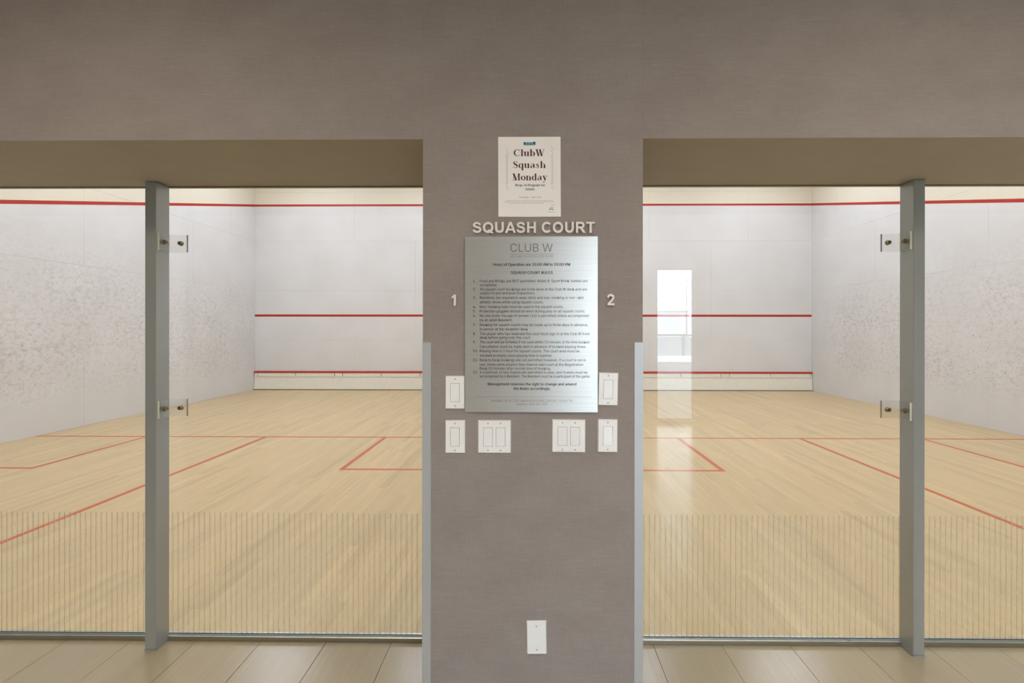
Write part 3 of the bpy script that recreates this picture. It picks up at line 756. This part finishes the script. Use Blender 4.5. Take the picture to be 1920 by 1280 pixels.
G = {
 'C': (1.25, [arc(.66, A_ / 2, .52, A_ / 2 - .04, 52, 308, swell), [(1.06, 1.44, .06), (1.06, 1.0, .06)], [(1.04, .35, .05), (1.1, .2, .05)]]),
 'l': (.52, [stem(.26, 0, A_), bar(.0, .52, .03), bar(.0, .2, A_ - .03)]),
 'u': (1.1, [stem(.26, .2, 1), bar(0, .3, .97), arc(.46, .26, .2, .22, 180, 330, lambda t: TH + .2 * max(0, -math.cos(t))), stem(.82, 0, 1), bar(.55, .85, .97), bar(.8, 1.08, .03)]),
 'b': (1.02, [stem(.24, 0, A_), bar(0, .26, A_ - .03), arc(.52, .5, .34, .47, -150, 150, lambda t: TH + (TK - TH) * max(0, math.cos(t)) ** 1.4)]),
 'W': (1.75, [[(.2, A_, TK), (.6, 0, TK)], [(.6, 0, TH), (.9, A_, TH)], [(.82, A_, TK), (1.2, 0, TK)], [(1.2, 0, TH), (1.58, A_, TH)], bar(0, .45, A_ - .03), bar(.62, 1.02, A_ - .03), bar(1.4, 1.75, A_ - .03)]),
 'S': (1.0, [[(.82, 1.1, .05), (.76, 1.32, .07), (.6, 1.43, .08), (.42, 1.44, .09), (.24, 1.34, .17), (.18, 1.16, .24), (.3, .94, .32), (.52, .78, .36), (.72, .62, .32), (.82, .42, .24), (.76, .2, .16), (.58, .06, .09), (.4, .04, .08), (.22, .14, .07), (.14, .4, .05)], stem(.84, 1.02, 1.44, .05), stem(.12, .04, .46, .05)]),
 'q': (1.02, [arc(.48, .5, .34, .47, 30, 330, lambda t: TH + (TK - TH) * max(0, -math.cos(t)) ** 1.4), stem(.78, -.48, 1), bar(.56, 1.0, -.45)]),
 'a': (1.0, [arc(.44, .74, .26, .22, 150, 0, lambda t: TH + .12 * max(0, math.cos(t))), [(.2, .78, .16), (.22, .7, .16)], stem(.70, .14, .78, TK), arc(.40, .28, .25, .24, 60, 320, lambda t: TH + .16 * max(0, -math.cos(t))), [(.76, .14, .14), (.88, .05, .08), (1.0, .12, .05)]]),
 's': (.78, [[(.62, .74, .05), (.56, .9, .07), (.4, .96, .08), (.24, .9, .13), (.18, .76, .18), (.3, .6, .24), (.46, .46, .25), (.58, .3, .18), (.52, .12, .12), (.36, .04, .08), (.2, .1, .07), (.12, .28, .05)], stem(.63, .7, .96, .05), stem(.11, .04, .32, .05)]),
 'h': (1.14, [stem(.26, 0, A_), bar(0, .26, A_ - .03), bar(.02, .5, .03), arc(.58, .7, .26, .26, 160, 20, lambda t: TH + .1 * max(0, math.cos(t))), stem(.84, 0, .76), bar(.62, 1.1, .03)]),
 'M': (1.72, [[(.28, 0, TH), (.28, A_, TH)], [(.32, A_, TK + .05), (.82, 0, TK + .05)], [(.82, 0, TH), (1.3, A_, TH)], stem(1.4, 0, A_), bar(0, .42, A_ - .03), bar(.06, .5, .03), bar(1.3, 1.68, A_ - .03), bar(1.15, 1.68, .03)]),
 'o': (1.0, [arc(.5, .5, .36, .46, 0, 360, swell, 28)]),
 'n': (1.14, [stem(.26, 0, 1), bar(0, .26, .97), bar(.02, .5, .03), arc(.58, .7, .26, .26, 160, 20, lambda t: TH + .1 * max(0, math.cos(t))), stem(.84, 0, .76), bar(.62, 1.1, .03)]),
 'd': (1.08, [arc(.48, .5, .34, .47, 30, 330, lambda t: TH + (TK - TH) * max(0, -math.cos(t)) ** 1.4), stem(.78, 0, A_), bar(.52, .8, A_ - .03), bar(.8, 1.06, .03)]),
 'y': (1.05, [[(.2, 1, TK), (.56, .05, TK)], [(.86, 1, TH), (.5, -.05, TH), (.38, -.34, .08), (.26, -.42, .12)], arc(.24, -.36, .06, .06, 0, 360, lambda t: .12, 10), bar(0, .45, .97), bar(.68, 1.05, .97)]),
}
def fat_word(word, x0, x1, zb, xh):
    bm = bmesh.new(); gap = 0.06
    tot = sum(G[c][0] + gap for c in word) - gap; k = (x1 - x0) / tot; x = 0
    for c in word:
        for st in G[c][1]: pen(bm, st, lambda u, v, x=x: (x0 + (x + u) * k, 0, zb + v * xh))
        x += G[c][0] + gap
    return bm
for word, a, b, base, xh in (('ClubW', 963, 1021, 293.2, 8.6), ('Squash', 961.5, 1023.5, 315.6, 8.7), ('Monday', 960, 1026.5, 338.6, 8.7)):
    from_bm('title_text', on_sheet(fat_word(word, SX2(a), SX2(b), SZ2(base), xh * PY / 917.95)), M['pplum'], po)
px = PY / 917.95
def ptext(name, items, mat):
    bm = bmesh.new()
    for s_, a, b, base, cp, off in items: put_text(bm, s_, SX2(a), SZ2(base), SX2(b) - SX2(a), cp * px, offset=off)
    from_bm(name, on_sheet(bm), mat, po)
ptext('subtitle_text', [('Drop-in Program for', 966.5, 1021.5, 349.6, 4.2, 0.022), ('Adults', 985, 1002, 357, 4.0, 0.022)], M['pnavy'])
ptext('time_text', [('Thursdays - 6pm-9pm', 973, 1014.5, 371.6, 3.0, 0.0)], M['pmid'])
def bars(name, rects, mat):
    bm = bmesh.new()
    for x0, x1, y0, y1 in rects:
        v = [bm.verts.new((SX2(a), 0, SZ2(b))) for a, b in ((x0, y1), (x1, y1), (x1, y0), (x0, y0))]; bm.faces.new(v)
    from_bm(name, on_sheet(bm), mat, po)
fine = []
for yy, xa, xb in ((376.0, 948, 1038), (378.6, 945, 1037), (381.2, 953, 1020)):
    x = xa
    while x < xb:
        wd = random.uniform(1.5, 5); fine.append((x, min(x + wd, xb), yy, yy + 0.9)); x += wd + 0.9
bars('fine_print', fine, M['pgrey'])
orn = []
for xs_ in (949.5, 1034.5):
    orn += [(xs_ - 0.5, xs_ + 0.1, 293, 343), (xs_ + 1.4, xs_ + 2.0, 293, 343), (xs_ - 2, xs_ + 3.2, 291, 292), (xs_ - 2, xs_ + 3.2, 343.5, 344.5)]
    for k in range(4): orn += [(xs_ - 1.5 + (k % 2) * 2, xs_ + 1 + (k % 2) * 2, 276 + k * 3.6, 277.2 + k * 3.6), (xs_ - 1.5 + (k % 2) * 2, xs_ + 1 + (k % 2) * 2, 346 + k * 2.8, 347 + k * 2.8)]
bars('column_ornament', orn[:len(orn) // 2], M['pgrey']); bars('column_ornament', orn[len(orn) // 2:], M['pgrey'])
bars('picture_strip', [(981, 1004, 267, 272.6)], M['pblue'])
bars('picture_figures', [(982.5, 985, 267.5, 270.5), (999.5, 1003, 266.6, 270), (983, 1003, 272, 272.7), (988, 990, 268.8, 270.6), (993, 995, 268.4, 270.6)], M['pnavy'])
bm = bmesh.new()
pen(bm, [(SX2(x_), SZ2(y_), 0.9 * px) for x_, y_ in ((1029.5, 395), (1031, 390.5), (1034.5, 388.6), (1037, 391))], lambda u, v: (u, 0, v))
pen(bm, [(SX2(x_), SZ2(y_), 1.6 * px) for x_, y_ in ((1031, 393.5), (1034, 391.8), (1037.5, 394))], lambda u, v: (u, 0, v))
pen(bm, [(SX2(x_), SZ2(y_), 0.5 * px) for x_, y_ in ((1026.5, 398.2), (1040, 398.2))], lambda u, v: (u, 0, v))
pen(bm, [(SX2(x_), SZ2(y_), 0.5 * px) for x_, y_ in ((1032, 384.6), (1040, 384.6))], lambda u, v: (u, 0, v))
from_bm('corner_emblem', on_sheet(bm), M['pmid'], po)

# ------------------------------------------------------------------ switch plates
def holed_plate(W, H, T, holes):
    xs_ = sorted({-W / 2, W / 2, *[q for h in holes for q in (h[0], h[1])]}); zs_ = sorted({-H / 2, H / 2, *[q for h in holes for q in (h[2], h[3])]})
    bm = bmesh.new(); vs = {}
    V = lambda i, j: vs.setdefault((i, j), bm.verts.new((xs_[i], 0, zs_[j])))
    for i in range(len(xs_) - 1):
        for j in range(len(zs_) - 1):
            mx, mz = (xs_[i] + xs_[i + 1]) / 2, (zs_[j] + zs_[j + 1]) / 2
            if any(h[0] < mx < h[1] and h[2] < mz < h[3] for h in holes): continue
            bm.faces.new((V(i, j), V(i + 1, j), V(i + 1, j + 1), V(i, j + 1)))
    r = bmesh.ops.extrude_face_region(bm, geom=bm.faces[:])
    for g_ in r['geom']:
        if isinstance(g_, bmesh.types.BMVert):
            g_.co.y = -T
            if abs(abs(g_.co.x) - W / 2) < 1e-6: g_.co.x *= 1 - 0.0028 / (W / 2)
            if abs(abs(g_.co.z) - H / 2) < 1e-6: g_.co.z *= 1 - 0.0028 / (H / 2)
    return fin(bm)
def switch(cxp, czp, Wp, Hp, gangs, tilt, rot, label, rock=None):
    W, H = Wp * px, Hp * px
    t = tag(empty('switch_plate', (X(cxp), PY - 0.0002, Z(czp))), label, 'switch', 'white switch plates')
    t.rotation_euler = (0, math.radians(rot), 0)
    cs = [0.0] if gangs == 1 else ([-0.0225, 0.0225] if gangs == 2 else [])
    hx, hz = 0.0168, 0.0335
    from_bm('cover_plate', holed_plate(W, H, 0.0062, [(c - hx, c + hx, -hz, hz) for c in cs]), M['white'], t)
    for c in cs:
        box('recess', c - hx, c + hx, -0.0012, -0.0002, -hz, hz, M['groove'], t)
        bm = bmesh.new(); a = tilt
        # rocker: a shallow V profile, one half pressed in
        y_t, y_m, y_b = -0.0070 - a, -0.0066, -0.0070 + a
        prof = [(-0.0014, -hz + .001), (y_b, -hz + .001), (y_m - 0.0004, 0), (y_t, hz - .001), (-0.0014, hz - .001)]
        prism(bm, prof, 'x', c - hx + 0.0011, c + hx - 0.0011); fin(bm)
        from_bm('rocker', bm, M['white'], t)
    if gangs:
        locs = [(c, z_) for c in cs for z_ in (-0.048, 0.048)]
    else: locs = [(0, 0.042), (0, -0.042)]
    for c, z_ in locs:
        bm = bmesh.new(); cyl(bm, (c, 0, z_), 'y', 0.0031, -0.0071, -0.0061, 14); s_ = from_bm('screw', fin(bm), M['screw'], t)
        a = random.uniform(0, math.pi); ca, sa_ = math.cos(a), math.sin(a); bm = bmesh.new()
        u = [(-.0026, -.0005), (.0026, -.0005), (.0026, .0005), (-.0026, .0005)]
        prism(bm, [(c + p * ca - q * sa_, z_ + p * sa_ + q * ca) for p, q in u], 'y', -0.00725, -0.0070); from_bm('screw_slot', fin(bm), M['groove'], s_)
switch(853.5, 735.8, 37.2, 62, 1, 0.0012, 0, 'single white switch plate touching the steel sign left edge')
switch(853.5, 818.8, 37.4, 61.6, 1, 0.0010, 0, 'single white switch plate below another, nearest the left corner guard')
switch(927.2, 818.6, 62.4, 61.6, 2, 0.0010, 0, 'double white switch plate below the sign, beside left single plate')
switch(1066.3, 816.8, 62.6, 61.6, 2, 0.0010, 0.3, 'double white switch plate below the sign, beside right single plate')
switch(1139.8, 729.0, 37.4, 61.6, 1, -0.0012, 1.2, 'single white switch plate tilted beside the steel sign right edge')
switch(1139.0, 816.2, 37.4, 61.8, 1, -0.0030, 0.4, 'single white switch plate with glossy lower rocker, below the tilted plate')
switch(1006.5, 1194.0, 37.4, 62, 0, 0, -0.9, 'blank white cover plate low on the pillar near the floor')

# ------------------------------------------------------------------ outdoors behind the camera (seen mirrored in the right glass)
structure(box('ground', -60, 90, -110, FBACK - 0.15, -0.3, -0.05, M['terrace']))
YR = -19.35
rl = tag(empty('terrace_railing', (6, YR, -0.05)), 'pale terrace railing with frosted panels, mirrored in the right glass', 'railing')
for k in range(-3, 5):
    box('post', k * 1.5 - 0.09 - 0.05, k * 1.5 - 0.09 + 0.05, -0.05, 0.05, 0, 1.25, M['polem'], rl)
    box('panel', k * 1.5 - 0.03, k * 1.5 + 1.35, -0.02, 0.02, 0.32, 1.22, M['railpanel'], rl)
box('top_rail', -4.7, 7.5, -0.09, 0.09, 1.26, 1.36, M['frame'], rl)
box('kerb', -4.7, 7.5, -0.12, 0.12, 0, 0.30, M['bwhite'], rl)
bd = tag(empty('low_building', (9, -55.35, -0.05)), 'long low white building outdoors, mirrored in the right glass', 'building')
box('wall', -14, 10.3, -6, 0, 0, 3.95, M['bwhite'], bd)
bm = bmesh.new(); prism(bm, [(-6.3, 3.96), (0.35, 3.96), (0.0, 4.5), (-5.9, 4.5)], 'x', -14.3, 10.6); from_bm('roof', fin(bm), M['broof'], bd)
for k in range(8):
    box('window', -12.8 + k * 2.8, -10.5 + k * 2.8, 0.003, 0.05, 1.4, 3.5, M['bglass'], bd)
pl = tag(empty('light_pole', (18.7, -54.6, -0.05)), 'thin tall grey light pole outdoors, mirrored in the right glass', 'pole')
bm = bmesh.new(); cyl(bm, (0, 0, 0), 'z', 0.09, 0, 7.6, 12, 0.05); from_bm('shaft', fin(bm), M['polem'], pl)
box('lamp_head', -0.3, 0.3, -0.12, 0.12, 7.6, 7.72, M['polem'], pl)
